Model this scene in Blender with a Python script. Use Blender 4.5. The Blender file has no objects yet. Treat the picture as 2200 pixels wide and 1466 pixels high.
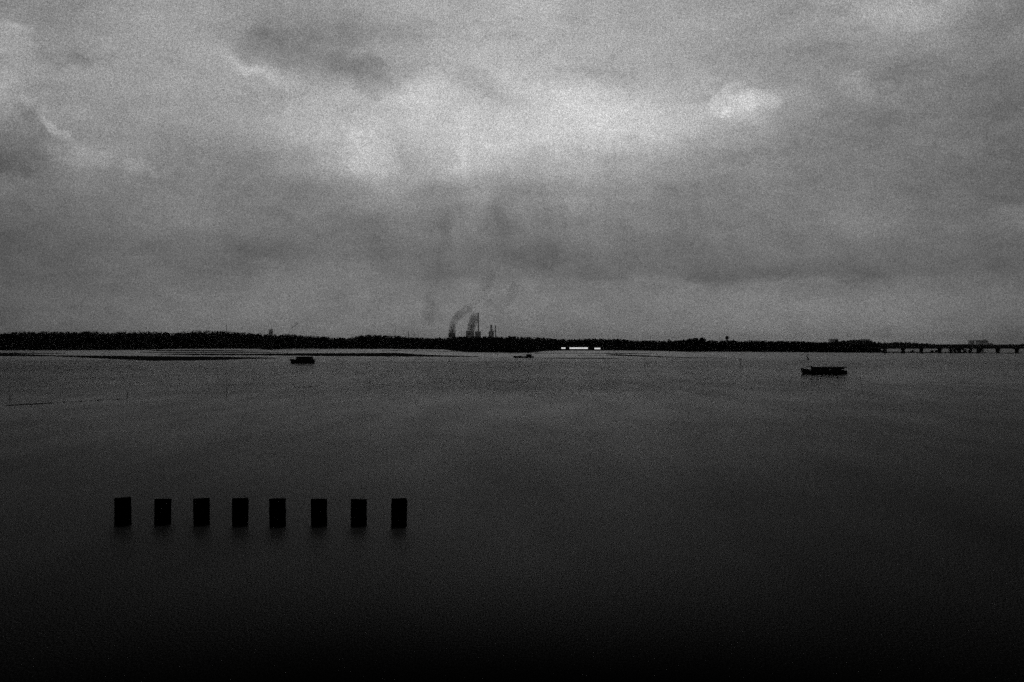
import bpy, math, random
import numpy as np
R = math.radians
random.seed(7)
rng = np.random.default_rng(7)
scene = bpy.context.scene
C = scene.collection

# ------------------------------------------------------------------ camera
F = 35 / 36 * 2200.0          # focal length in photograph pixels
H = 7.0                       # eye height above the water
HY = 740.0                    # photograph row of the true horizon
cam_d = bpy.data.cameras.new('camera')
cam_d.lens = 35; cam_d.sensor_width = 36
cam_d.clip_start = 0.5; cam_d.clip_end = 60000
cam_d.shift_y = 7 / 2200
cam = bpy.data.objects.new('camera', cam_d); C.objects.link(cam)
cam.location = (0, 0, H); cam.rotation_euler = (R(90), 0, 0)
scene.camera = cam

def water_pt(px, py, z=0.0):
    Y = (H - z) * F / (py - HY)
    return ((px - 1100) / F * Y, Y, z)
def at(px, py, Y):
    return ((px - 1100) / F * Y, Y, H - (py - HY) / F * Y)
def dist(py):
    return H * F / (py - HY)

# ------------------------------------------------------------------ node helper
class NT:
    def __init__(s, nt): s.nt = nt; s.n = nt.nodes; s.l = nt.links
    def add(s, t, **k):
        n = s.n.new(t)
        for a, v in k.items(): setattr(n, a, v)
        return n
    def put(s, sock, v):
        if v is None: return
        if hasattr(v, 'is_output') or isinstance(v, bpy.types.NodeSocket): s.l.new(v, sock)
        else: sock.default_value = v
    def math(s, op, a, b=None, c=None, clamp=False):
        n = s.add('ShaderNodeMath', operation=op, use_clamp=clamp)
        for i, v in enumerate((a, b, c)): s.put(n.inputs[i], v)
        return n.outputs[0]
    def vmath(s, op, a, b=None):
        n = s.add('ShaderNodeVectorMath', operation=op)
        s.put(n.inputs[0], a); s.put(n.inputs[1], b)
        return n.outputs['Value'] if op in ('DOT_PRODUCT', 'LENGTH') else n.outputs[0]
    def xyz(s, x, y, z):
        n = s.add('ShaderNodeCombineXYZ')
        for i, v in enumerate((x, y, z)): s.put(n.inputs[i], v)
        return n.outputs[0]
    def noise(s, vec, scale, detail=3, rough=0.5):
        n = s.add('ShaderNodeTexNoise'); s.put(n.inputs['Vector'], vec)
        n.inputs['Scale'].default_value = scale; n.inputs['Detail'].default_value = detail
        n.inputs['Roughness'].default_value = rough
        return n

# ------------------------------------------------------------------ world: overcast sky
SUN_EL, SUN_AZ = R(68), R(4)        # high, a little right of straight ahead, behind the cloud deck
world = bpy.data.worlds.new('World'); scene.world = world
world.use_nodes = True
w = NT(world.node_tree); w.n.clear()
wo = w.add('ShaderNodeOutputWorld'); bg = w.add('ShaderNodeBackground')
w.l.new(bg.outputs[0], wo.inputs[0])
sky = w.add('ShaderNodeTexSky', sky_type='NISHITA', sun_disc=False)
sky.sun_elevation = SUN_EL; sky.sun_rotation = SUN_AZ
sky_bw = w.add('ShaderNodeRGBToBW'); w.l.new(sky.outputs[0], sky_bw.inputs[0])
tc = w.add('ShaderNodeTexCoord')
dirv = w.vmath('NORMALIZE', tc.outputs['Generated'])
sep = w.add('ShaderNodeSeparateXYZ'); w.l.new(dirv, sep.inputs[0])
az0 = w.math('ARCTAN2', sep.outputs[0], sep.outputs[1])
el0 = w.math('ARCSINE', sep.outputs[2])
flat = w.xyz(az0, w.math('MULTIPLY', el0, 1.7), 0.0)
wn = w.noise(flat, 9.0, 5, 0.62)
wsep = w.add('ShaderNodeSeparateColor'); w.l.new(wn.outputs['Color'], wsep.inputs[0])
az = w.math('MULTIPLY_ADD', w.math('SUBTRACT', wsep.outputs[0], 0.5), 0.11, az0)
el = w.math('MULTIPLY_ADD', w.math('SUBTRACT', wsep.outputs[1], 0.5), 0.035, el0)

# brightness of the cloud deck, by bearing and height above the horizon
COLS = np.arange(0, 2201, 100)
TAB = {
 -900: [ 62]*12 + [60,58,56,54,52,48,44,40,38,36,34],  # unseen sky overhead, kept low to darken the near water
 -220: [ 85, 95,105,115,125,140,155,170,182,192,198,200,198,190,172,154,134,114, 96, 80, 66, 54, 44],  # unseen row above the view, shaped to brighten centre water and dim the sides
 0:   [125,130,145,160,165,160,150,150,158,168,170,172,172,168,160,150,150,150,158,170,160,140,130],
 70:  [135,135,145,155,158,148,140,138,152,168,172,174,172,172,165,158,152,145,145,158,145,132,122],
 140: [155,148,145,155,162,170,155,138,148,172,176,176,178,175,165,155,148,140,130,128,125,125,115],
 210: [160,148,145,150,155,162,168,168,178,195,192,190,198,198,188,175,165,140,128,120,115,112,105],
 280: [125,135,148,145,140,148,162,182,188,190,198,200,203,202,197,185,150,130,122,118,115,110,102],
 350: [110,135,142,135,125,125,135,162,176,172,186,180,170,162,150,138,130,122,120,120,116,105, 98],
 420: [100,110,118,118,115,112,118,128,135,135,142,138,140,138,132,126,122,120,120,120,110,100, 98],
 490: [ 90, 98,108,115,125,125,115,112,112,112,118,112,118,122,120,115,116,120,126,122,112,108,102],
 550: [ 85, 90, 96,100,100, 98,100,108,108,104,112,100,102,108,106,104,108,112,112,105, 98, 92, 90],
 595: [ 84, 88, 94,100,104,106,112,114,112,108,106,106,106,106,104, 98, 96, 94, 94, 95, 98, 98, 95],
 620: [ 90, 96,102,106,112,116,120,120,118,118,122,120,118,118,120,122,124,124,124,122,118,110,102],
 680: [ 88, 96,104,110,114,118,121,122,120,120,122,122,120,120,122,124,126,126,124,122,118,110,100],
 740: [ 75, 88, 98,104,110,113,115,115,113,112,115,115,116,117,119,120,121,121,120,118,112,105, 92],
}
ROWS = sorted(TAB)
def tab(px, py):
    vals = [np.interp(px, COLS, TAB[r]) for r in ROWS]
    return float(np.interp(py, ROWS, vals))
AZR = 0.56
u = w.math('MULTIPLY_ADD', az, 0.5 / AZR, 0.5)
acc = None
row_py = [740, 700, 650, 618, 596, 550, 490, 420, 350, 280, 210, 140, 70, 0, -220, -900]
prev = None
for py in row_py:
    e = math.atan((HY - py) / F)
    ramp = w.add('ShaderNodeValToRGB'); cr = ramp.color_ramp; cr.interpolation = 'B_SPLINE' if py not in (618, 596) else 'EASE'
    N = 25
    while len(cr.elements) < N: cr.elements.new(0.5)
    for i in range(N):
        p = i / (N - 1); a = (p * 2 - 1) * AZR
        px = 1100 + math.tan(a) * F
        pyy = HY - math.tan(e) / math.cos(a) * F
        v = tab(px, pyy) / 255
        cr.elements[i].position = p; cr.elements[i].color = (v, v, v, 1)
    w.l.new(u, ramp.inputs[0])
    if prev is None: acc = ramp.outputs[0]
    else:
        mr = w.add('ShaderNodeMapRange', interpolation_type='SMOOTHSTEP' if e > 0.08 else 'SMOOTHSTEP', clamp=True)
        w.l.new(el, mr.inputs[0]); mr.inputs[1].default_value = prev; mr.inputs[2].default_value = e
        mx = w.add('ShaderNodeMix', data_type='FLOAT')
        w.l.new(mr.outputs[0], mx.inputs[0]); w.l.new(acc, mx.inputs[2]); w.l.new(ramp.outputs[0], mx.inputs[3])
        acc = mx.outputs[0]
    prev = e
# separate cloud banks: (px, py, half width, half height, tilt deg, brightness change)
BANKS = [
 (1572,216, 34,26,  0, 30, 1), (1618,230, 34,22, 0, 22, 1), (1545,238, 30,14, 0, 8, 0),
 (645, 88,150,46, -8,-14, 0), (720,140,100,20,  8,-13, 0), (560, 75, 80,28, -14,-10, 0), (800,165, 62,24, 20,-14, 1),
 (530,142, 60,13, 18, 22, 0), (590,175, 80,14, 25, 8, 0), (42,300, 66,58,  0,-17, 1), (62,243, 22,10, -10,-8, 0),
 (128,272, 24,10, 25, 26, 1), (30,95, 30,24,  0, 20, 1), (20,185, 24,42,  0, 14, 0), (95,236, 26,9, 15, 16, 0),
 (795,338, 52,40, 35, 14, 1), (872,352, 40,26, 30,-14, 0), (1050,190, 56,20, 14,-24, 0), (155,124, 40, 9,  0,-20, 0),
 (20,345, 55,26,  0,-16, 0), (290,362, 34, 9,  0, 14, 1), (1930, 28, 70,30,  0, 16, 0), (1350,290, 62,16,  0, 10, 0),
 (985,345, 16,38,  0, 16, 0), (900,190, 60,24, -22, 12, 0), (1290,238,110,20,  6, 8, 0), (170,330, 62,26, 0, 10, 1),
 (950,520, 22,100, 6, -9, 0), (1085,440, 28,70, 18, -14, 0), (1235,440, 18,70, 8, 7, 0), (1010,480, 20,70, 6, 7, 0), (1300,165, 80, 12, 12, -16, 0),
 (1895,713, 14,10, 0,-14, 0), (928,672, 11,22, -10,-14, 0), (2130,415, 50,14, 0,-10, 0), (560,545,60,14,-6,-8,0), (1150,560,70,22,0,-8,0), (1440,605,60,8,-3,-8,0), (1850,596,60,8,2,-10,0),
 (1860,190,50,12,25,14,0), (2190,470,40,22,0,10,0), (1700,30,40,20,0,-12,0), (480,20,40,18,0,8,0),
]
fn_ = w.noise(w.xyz(az0, w.math('MULTIPLY', el0, 1.3), 7.0), 26.0, 5, 0.6)
fs_ = w.add('ShaderNodeSeparateColor'); w.l.new(fn_.outputs['Color'], fs_.inputs[0])
azel = w.xyz(w.math('MULTIPLY_ADD', w.math('SUBTRACT', fs_.outputs[0], 0.5), 0.075, az0),
             w.math('MULTIPLY_ADD', w.math('SUBTRACT', fs_.outputs[2], 0.5), 0.050, el0), 0.0)
edge = w.math('MULTIPLY_ADD', w.noise(w.xyz(az0, el0, 11.0), 70.0, 3, 0.5).outputs['Fac'], 2.6, -1.3)
for (px, py, sx, sy, rot, amp, crisp) in BANKS:
    a = math.atan((px - 1100) / F); e = math.atan((HY - py) / F * math.cos(a))
    mp = w.add('ShaderNodeMapping', vector_type='TEXTURE')
    w.l.new(azel, mp.inputs[0])
    mp.inputs['Location'].default_value = (a, e, 0)
    mp.inputs['Rotation'].default_value = (0, 0, -R(rot))
    mp.inputs['Scale'].default_value = (sx * 1.15 / F, sy * 1.15 / F, 1)
    d2 = w.vmath('DOT_PRODUCT', mp.outputs[0], mp.outputs[0])
    if crisp:
        mr = w.add('ShaderNodeMapRange', interpolation_type='SMOOTHSTEP', clamp=True)
        w.l.new(w.math('ADD', d2, edge), mr.inputs[0]); mr.inputs[1].default_value = 1.9; mr.inputs[2].default_value = 0.15; g = mr.outputs[0]
    else:
        g = w.math('POWER', 0.3679, d2)
    acc = w.math('MULTIPLY_ADD', g, amp / 255, acc)
# billows and wisps
n1 = w.noise(flat, 14.0, 6, 0.58).outputs['Fac']
n2 = w.noise(w.xyz(az0, w.math('MULTIPLY', el0, 2.6), 3.0), 38.0, 4, 0.55).outputs['Fac']
acc = w.math('MULTIPLY_ADD', w.math('SUBTRACT', n1, 0.5), 0.16, acc)
acc = w.math('MULTIPLY_ADD', w.math('SUBTRACT', n2, 0.5), 0.06, acc)
# rain shafts hanging under the bright break
n3 = w.noise(w.xyz(w.math('MULTIPLY_ADD', el0, 0.25, az0), w.math('MULTIPLY', el0, 0.10), 5.0), 34.0, 3, 0.55).outputs['Fac']
m3 = w.math('POWER', 0.3679, w.math('POWER', w.math('MULTIPLY', w.math('SUBTRACT', el0, 0.115), 14.0), 2.0))
m3 = w.math('MULTIPLY', m3, w.math('POWER', 0.3679, w.math('POWER', w.math('MULTIPLY', az0, 6.5), 2.0)))
acc = w.math('MULTIPLY_ADD', w.math('MULTIPLY', w.math('SUBTRACT', n3, 0.5), m3), 0.14, acc)
# heaped, billowing edges higher up
n4 = w.noise(w.xyz(wsep.outputs[0], az0, w.math('MULTIPLY', el0, 1.8)), 10.0, 3, 0.5).outputs['Fac']
bil = w.math('ABSOLUTE', w.math('SUBTRACT', n4, 0.5))
m4 = w.add('ShaderNodeMapRange', interpolation_type='SMOOTHSTEP'); w.l.new(el0, m4.inputs[0]); m4.inputs[1].default_value = 0.06; m4.inputs[2].default_value = 0.2
acc = w.math('MULTIPLY_ADD', w.math('MULTIPLY', w.math('SUBTRACT', 0.07, bil), m4.outputs[0]), 0.20, acc)
# very fine mottling of the cloud
g1 = w.noise(dirv, 900.0, 2, 0.9).outputs['Fac']
acc = w.math('MULTIPLY', acc, w.math('MULTIPLY_ADD', w.math('SUBTRACT', g1, 0.5), 1.2, 1.0))
acc = w.math('MAXIMUM', acc, 0.02)
# unseen dark overhead is put in to dim the near water
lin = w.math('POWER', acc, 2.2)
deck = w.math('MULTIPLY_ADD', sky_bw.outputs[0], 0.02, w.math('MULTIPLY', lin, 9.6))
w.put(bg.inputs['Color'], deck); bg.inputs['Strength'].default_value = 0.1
world.cycles.sampling_method = 'MANUAL'; world.cycles.sample_map_resolution = 512

sun_d = bpy.data.lights.new('sun', 'SUN'); sun_d.energy = 0.3; sun_d.angle = R(15); sun_d.color = (1, 0.99, 0.97)
sun = bpy.data.objects.new('sun', sun_d); C.objects.link(sun)
sun.rotation_euler = (R(90) - SUN_EL, 0, math.pi - SUN_AZ)
sun.location = (0, 0, 60)

scene.view_settings.view_transform = 'Standard'; scene.view_settings.look = 'None'
scene.view_settings.exposure = 0; scene.view_settings.gamma = 1
cy = scene.cycles
cy.use_denoising = False
cy.use_adaptive_sampling = True; cy.adaptive_threshold = 0.04; cy.adaptive_min_samples = 12
cy.max_bounces = 5; cy.diffuse_bounces = 2; cy.glossy_bounces = 2; cy.volume_bounces = 0; cy.transparent_max_bounces = 8
cy.volume_step_rate = 1; cy.sample_clamp_indirect = 2

# ------------------------------------------------------------------ materials
def grey(name, v, rough=0.7, var=0.25, scale=2.0, spec=0.3):
    m = bpy.data.materials.new(name); m.use_nodes = True
    t = NT(m.node_tree); b = t.n['Principled BSDF']
    c = t.add('ShaderNodeTexCoord')
    nz = t.noise(c.outputs['Object'], scale, 4, 0.6)
    f = t.math('MULTIPLY_ADD', nz.outputs['Fac'], v * var * 2, v * (1 - var))
    t.l.new(f, b.inputs['Base Color'])
    b.inputs['Roughness'].default_value = rough
    b.inputs['Specular IOR Level'].default_value = spec
    return m
M = {
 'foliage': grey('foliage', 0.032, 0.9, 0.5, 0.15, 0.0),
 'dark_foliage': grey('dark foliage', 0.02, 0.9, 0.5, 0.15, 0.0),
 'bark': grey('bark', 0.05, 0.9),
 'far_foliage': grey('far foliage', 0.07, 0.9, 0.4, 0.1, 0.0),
 'hull': grey('tarred hull', 0.012, 0.6, 0.5, 3, 0.1),
 'canopy': grey('dark canopy', 0.012, 0.7, 0.4, 3, 0.1),
 'fitting': grey('dark fitting', 0.02, 0.6, 0.3, 3, 0.1),
 'window': grey('cabin glass', 0.01, 0.2, 0.2, 3, 0.3),
 'cover': grey('faded cover', 0.10, 0.8, 0.3, 3, 0.1),
 'post': grey('blackened timber', 0.0008, 0.95, 0.4, 5, 0.0),
 'stake': grey('wet stake', 0.012, 0.8),
 'rope': grey('wet rope', 0.01, 0.9),
 'mud': grey('wet mud', 0.014, 0.9, 0.5, 0.02, 0.0),
 'land': grey('dark soil', 0.03, 0.95, 0.4, 0.01, 0.0),
 'concrete': grey('far concrete', 0.6, 0.9, 0.1, 0.05, 0.1),  # pale so that distance haze is in the base colour
 'steel': grey('grey steel', 0.46, 0.8, 0.15, 0.05, 0.1),  # lightened to stand in for haze on the far stacks
 'bridge': grey('bridge concrete', 0.04, 0.9, 0.3, 0.4, 0.05),
 'shed': grey('shed cladding', 0.03, 0.9, 0.3, 0.4, 0.05),
}
def water_material():
    m = bpy.data.materials.new('river water'); m.use_nodes = True
    t = NT(m.node_tree); t.n.clear()
    out = t.add('ShaderNodeOutputMaterial')
    geo = t.add('ShaderNodeNewGeometry')
    cosv = t.vmath('DOT_PRODUCT', geo.outputs['True Normal'], geo.outputs['Incoming'])
    cosv = t.math('ABSOLUTE', cosv)
    fc = t.add('ShaderNodeFloatCurve'); cur = fc.mapping.curves[0]
    # reflectance against the cosine of the viewing angle (steeper than clear water: darkening towards the viewer is put in here)
    pts = REFL
    fc.mapping.use_clip = False
    cur.points[0].location = pts[0]; cur.points[1].location = pts[-1]
    for p in pts[1:-1]: cur.points.new(*p)
    fc.mapping.update()
    t.l.new(t.math('MULTIPLY', cosv, 2.0), fc.inputs['Value'])
    pos = t.add('ShaderNodeSeparateXYZ'); t.l.new(geo.outputs['Position'], pos.inputs[0])
    big = t.noise(t.xyz(t.math('MULTIPLY', pos.outputs[0], 0.35), pos.outputs[1], 0.0), 0.011, 5, 0.6)
    fine = t.noise(t.xyz(pos.outputs[0], t.math('MULTIPLY', pos.outputs[1], 0.8), 0.0), 0.35, 8, 0.75)
    near = t.noise(t.xyz(pos.outputs[0], t.math('MULTIPLY', pos.outputs[1], 0.3), 4.0), 0.16, 4, 0.55)
    fac = t.math('MULTIPLY', fc.outputs[0], t.math('MULTIPLY_ADD', big.outputs['Fac'], 0.5, 0.75))
    fac = t.math('MULTIPLY', fac, t.math('MULTIPLY_ADD', near.outputs['Fac'], 0.9, 0.55))
    # grain and ripple glints put into the reflectance, three sizes
    gl_ = None
    for sx, sy, k, y0, y1 in ((30.0, 10.0, 1, 0, 0), (9.5, 1.6, 2, 35, 110), (2.8, 0.16, 3, 150, 420)):
        q = t.noise(t.xyz(t.math('MULTIPLY', pos.outputs[0], sx), t.math('MULTIPLY', pos.outputs[1], sy), float(k)), 1.0, 2, 0.8).outputs['Fac']
        q = t.math('MULTIPLY', t.math('SUBTRACT', q, 0.5), 9.0 if k == 1 else 3.2)
        if y1:      # coarser glints only out in the open river
            mk_ = t.add('ShaderNodeMapRange', interpolation_type='SMOOTHSTEP'); t.l.new(pos.outputs[1], mk_.inputs[0])
            mk_.inputs[1].default_value = y0; mk_.inputs[2].default_value = y1
            q = t.math('MULTIPLY', q, mk_.outputs[0])
        q = t.math('ADD', q, 1.0)
        gl_ = q if gl_ is None else t.math('MULTIPLY', gl_, q)
    fac = t.math('MULTIPLY', fac, t.math('MAXIMUM', gl_, 0.1))
    bump = t.add('ShaderNodeBump'); bump.inputs['Strength'].default_value = 0.55; bump.inputs['Distance'].default_value = 0.10
    t.l.new(fine.outputs['Fac'], bump.inputs['Height'])
    gl = t.add('ShaderNodeBsdfGlossy'); gl.inputs['Roughness'].default_value = 0.25
    gl.inputs['Color'].default_value = (1, 1, 1, 1)
    mr = t.add('ShaderNodeMapRange', interpolation_type='SMOOTHSTEP'); t.l.new(pos.outputs[1], mr.inputs[0])
    mr.inputs[1].default_value = 60; mr.inputs[2].default_value = 180; mr.inputs[3].default_value = 0.36; mr.inputs[4].default_value = 0.04
    mf = t.add('ShaderNodeMapRange', interpolation_type='SMOOTHSTEP'); t.l.new(pos.outputs[1], mf.inputs[0])
    mf.inputs[1].default_value = 260; mf.inputs[2].default_value = 700; mf.inputs[3].default_value = 0.0; mf.inputs[4].default_value = 0.18
    rr = t.math('MULTIPLY_ADD', big.outputs['Fac'], 0.10, t.math('ADD', mr.outputs[0], mf.outputs[0]))   # wind-ruffled close in, calmer further out
    t.l.new(rr, gl.inputs['Roughness'])
    t.l.new(bump.outputs[0], gl.inputs['Normal'])
    df = t.add('ShaderNodeBsdfDiffuse'); df.inputs['Color'].default_value = (0.0015, 0.0015, 0.0015, 1)
    mx = t.add('ShaderNodeMixShader')
    t.l.new(fac, mx.inputs[0]); t.l.new(df.outputs[0], mx.inputs[1]); t.l.new(gl.outputs[0], mx.inputs[2])
    t.l.new(mx.outputs[0], out.inputs[0])
    return m
# (2*cos, reflectance)
REFL = [(0.0, 0.38), (0.035, 0.38), (0.056, 0.42), (0.08, 0.31), (0.10, 0.235), (0.15, 0.165), (0.24, 0.102), (0.335, 0.066), (0.43, 0.043), (0.52, 0.019), (0.61, 0.0028), (0.70, 0.0004), (1.0, 0.0003)]

# ------------------------------------------------------------------ mesh helpers
class MB:
    def __init__(s): s.v = []; s.f = []
    def add(s, vs, fs):
        o = len(s.v); s.v += [tuple(p) for p in vs]; s.f += [tuple(i + o for i in f) for f in fs]; return s
    def box(s, x0, x1, y0, y1, z0, z1):
        return s.add([(x0,y0,z0),(x1,y0,z0),(x1,y1,z0),(x0,y1,z0),(x0,y0,z1),(x1,y0,z1),(x1,y1,z1),(x0,y1,z1)],
                     [(0,3,2,1),(4,5,6,7),(0,1,5,4),(1,2,6,5),(2,3,7,6),(3,0,4,7)])
    def tube(s, pts, r, n=8, r2=None, caps=True, ref=None):
        pts = [np.array(p, float) for p in pts]; rings = []
        m = len(pts)
        for i, p in enumerate(pts):
            d = pts[min(i+1, m-1)] - pts[max(i-1, 0)]; d /= max(np.linalg.norm(d), 1e-9)
            a = np.cross(d, ref if ref else ((0, 0, 1) if abs(d[2]) < .9 else (1, 0, 0))); a /= np.linalg.norm(a); b = np.cross(d, a)
            rad = r if r2 is None else r + (r2 - r) * i / (m - 1)
            if isinstance(r, (list, tuple)): rad = r[i]
            rings.append([p + rad * (math.cos(2*math.pi*k/n) * a + math.sin(2*math.pi*k/n) * b) for k in range(n)])
        vs = [q for g in rings for q in g]; fs = []
        for i in range(m - 1):
            for k in range(n):
                fs.append((i*n+k, i*n+(k+1) % n, (i+1)*n+(k+1) % n, (i+1)*n+k))
        if caps: fs += [tuple(range(n)), tuple(reversed(range((m-1)*n, m*n)))]
        return s.add(vs, fs)
    def loft(s, secs, caps=True):
        n = len(secs[0]); vs = [q for g in secs for q in g]; fs = []
        for i in range(len(secs) - 1):
            for k in range(n - 1): fs.append((i*n+k, i*n+k+1, (i+1)*n+k+1, (i+1)*n+k))
        if caps: fs += [tuple(range(n)), tuple(reversed(range((len(secs)-1)*n, len(secs)*n)))]
        return s.add(vs, fs)
    def build(s, name, mat, parent=None, loc=None, smooth=False, bevel=0):
        me = bpy.data.meshes.new(name); me.from_pydata(s.v, [], s.f); me.update()
        import bmesh
        bm = bmesh.new(); bm.from_mesh(me); bmesh.ops.recalc_face_normals(bm, faces=bm.faces); bm.to_mesh(me); bm.free()
        if smooth:
            for p in me.polygons: p.use_smooth = True
        o = bpy.data.objects.new(name, me); C.objects.link(o); me.materials.append(mat)
        if parent: o.parent = parent
        if loc: o.location = loc
        if bevel:
            b = o.modifiers.new('bevel', 'BEVEL'); b.width = bevel; b.segments = 2
        return o
def tag(o, label=None, cat=None, group=None, kind=None):
    if label: o['label'] = label
    if cat: o['category'] = cat
    if group: o['group'] = group
    if kind: o['kind'] = kind
    return o
def thing(name, label, cat, loc=(0,0,0), rotz=0, group=None):
    o = bpy.data.objects.new(name, None); C.objects.link(o); o.empty_display_size = 0.5
    o.location = loc; o.rotation_euler = (0, 0, rotz)
    return tag(o, label, cat, group)

# ------------------------------------------------------------------ water and land
wat = MB().add([(-30000,-300,0),(30000,-300,0),(30000,45000,0),(-30000,45000,0)], [(0,1,2,3)]).build('water', water_material())
tag(wat, 'dark rippled river water reaching to the far shore', kind='structure')

SHORE = [(-900,753.0),(-300,752.8),(0,752.6),(110,752.4),(300,751.6),(320,750.0),(450,749.2),(560,749.4),(574,751.5),(582,749.2),(700,749.6),(840,749.8),(960,751.0),(1000,756.2),(1080,757.6),
         (1140,757.8),(1160,754.4),(1200,753.0),(1300,752.6),(1400,753.6),(1480,755.4),(1600,755.8),(1700,756.4),(1820,757.6),(1880,757.8),(1888,756),(1892,749.6),(2200,749.2),(2700,749.0),(3300,749.0)]
pts = [water_pt(x, y) for x, y in SHORE]
dense = []
for a, b in zip(pts[:-1], pts[1:]):
    for k in range(8):
        t = k / 8; dense.append((a[0] + (b[0]-a[0])*t + random.uniform(-1, 1), a[1] + (b[1]-a[1])*t + random.uniform(-2.5, 2.5)))
g = MB(); n = len(dense)
vs = [(x, y - 1.0, -0.4) for x, y in dense] + [(x, y + 3, 0.45) for x, y in dense] + [(x, y + 40, 0.7) for x, y in dense] + [(x * 12, 44000, 0.7) for x, y in dense]
fs = [(r*n+i, r*n+i+1, (r+1)*n+i+1, (r+1)*n+i) for r in range(3) for i in range(n-1)]
g.add(vs, fs)
land = g.build('shore_ground', M['land']); tag(land, 'low dark far bank under the trees', kind='structure')

def mudflat(spine, label):
    """spine: (px, py_far, py_near) along the flat; a low bank of wet mud lying just out of the water"""
    xs = np.linspace(spine[0][0], spine[-1][0], max(14, int((spine[-1][0]-spine[0][0]) / 5)))
    far = np.interp(xs, [s[0] for s in spine], [s[1] for s in spine]); near = np.interp(xs, [s[0] for s in spine], [s[2] for s in spine])
    far = far + rng.normal(0, .18, len(xs)); near = near + rng.normal(0, .18, len(xs))
    m_ = MB(); secs = []
    for x, a, b in zip(xs, far, near):
        b = max(b, a + .05); c = (a + b) / 2
        p0 = water_pt(x, b); p1 = water_pt(x, b - (b-a)*.12); p2 = water_pt(x, c); p3 = water_pt(x, a)
        secs.append([(p0[0], p0[1], -0.03), (p1[0], p1[1], 0.05), (p2[0], p2[1], 0.12), (p3[0], p3[1], -0.03)])
    m_.loft(secs, caps=False)
    o = m_.build('mudflat', M['mud']); tag(o, label, kind='structure'); return o
mudflat([(-60,758,766),(60,761,766),(120,763.6,766.4),(200,764,770),(260,764,773),(330,764.5,776),(420,765.5,775.4),(480,766,774),(540,767.5,771.5),(600,769,770.4)], 'largest dark mudflat, tapering towards the left edge')
mudflat([(-100,757,760),(60,758,760.5),(140,759,760.2)], 'thin mudflat near the left shore')
mudflat([(310,752.6,753.2),(350,752.4,754.8),(420,752.0,755.2),(520,753.2,755.6),(570,754.4,755.2)], 'thin mud strip under the left woods')
mudflat([(300,756.4,757.6),(400,756.6,759.2),(540,757.0,759.0),(620,757.8,758.6)], 'second thin mud strip under the left woods')
mudflat([(340,760.4,762.0),(430,760.2,763.8),(560,760.2,764.4),(640,758.8,765.0),(700,758.4,766.0),(800,758.0,766.4),(860,757.8,767.0),(900,761.4,767.0),(960,763.6,767.2),(1030,765.6,767.0)], 'long dark mudflat behind the leftmost boat')
mudflat([(820,753.2,754.0),(900,753.4,754.6),(985,755,756)], 'thin mud strip left of the tree point')
mudflat([(580,751.6,752.4),(660,751.8,752.8),(700,752,752.4)], 'narrow mud strip at the foot of the woods')
mudflat([(1150,758.4,759.6),(1240,758.6,759.6),(1330,758.8,760.6),(1400,759.8,761)], 'thin mud strip below the lit shed')
mudflat([(1170,769.4,770.0),(1210,769,771),(1290,769,771.2),(1330,770,770.8)], 'narrow mudflat below the lit shed')
mudflat([(1300,760,761.2),(1330,761.4,764.6),(1380,763.4,766.6),(1420,765.4,767.6),(1470,768,769.4),(1520,768.6,769.8),(1560,769.2,769.6)], 'slanting mudflat left of the big crown')
mudflat([(1240,763.4,764.0),(1300,763.2,764.2),(1340,764.4,765)], 'short mud strip offshore')
mudflat([(1880,755.2,758.2),(1990,756.2,758.8),(2110,756.6,759.2),(2125,758.2,759.2),(2300,758.8,760.0)], 'low mud bank carrying the bridge piers')

# foam lines left on the water
def foam_mat():
    m = bpy.data.materials.new('foam'); m.use_nodes = True; t = NT(m.node_tree); t.n.clear()
    out = t.add('ShaderNodeOutputMaterial'); geo = t.add('ShaderNodeNewGeometry')
    nz = t.noise(geo.outputs['Position'], 0.06, 5, 0.7)
    fac = t.math('MULTIPLY_ADD', nz.outputs['Fac'], 0.9, -0.12, clamp=True)
    tr = t.add('ShaderNodeBsdfTransparent'); df = t.add('ShaderNodeBsdfDiffuse'); df.inputs[0].default_value = (.6,.6,.6,1)
    mx = t.add('ShaderNodeMixShader'); t.l.new(fac, mx.inputs[0]); t.l.new(tr.outputs[0], mx.inputs[1]); t.l.new(df.outputs[0], mx.inputs[2])
    t.l.new(mx.outputs[0], out.inputs[0]); return m
FM = foam_mat()
def foam(pl, wpx):
    xs = np.linspace(pl[0][0], pl[-1][0], int((pl[-1][0]-pl[0][0]) / 6)); ys = np.interp(xs, [p[0] for p in pl], [p[1] for p in pl])
    ys = ys + np.cumsum(rng.normal(0, .06, len(xs))); ys -= np.linspace(0, ys[-1] - pl[-1][1], len(xs))
    m_ = MB(); secs = []
    for x, y in zip(xs, ys):
        a = water_pt(x, y - wpx/2); b = water_pt(x, y + wpx/2)
        secs.append([(a[0], a[1], .006), (b[0], b[1], .006)])
    m_.loft(secs, caps=False); return m_
f_ = MB()
for pl, wp in (([(-40,840),(0,838),(240,828),(430,818),(640,809),(840,800)], 1.7), ([(790,805),(900,798),(1100,790),(1180,786.5),(1260,785)], 1.7),
               ([(1385,787),(1442,783.5)], 1.5), ([(1270,793),(1310,791)], 1.2), ([(470,842),(620,834),(760,829)], 1.0), ([(-40,874),(100,864),(330,853)], 0.8)):
    k = foam(pl, wp); f_.add(k.v, k.f)
tag(f_.build('foam', FM), 'thin pale foam lines slanting across the water', kind='stuff')

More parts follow.
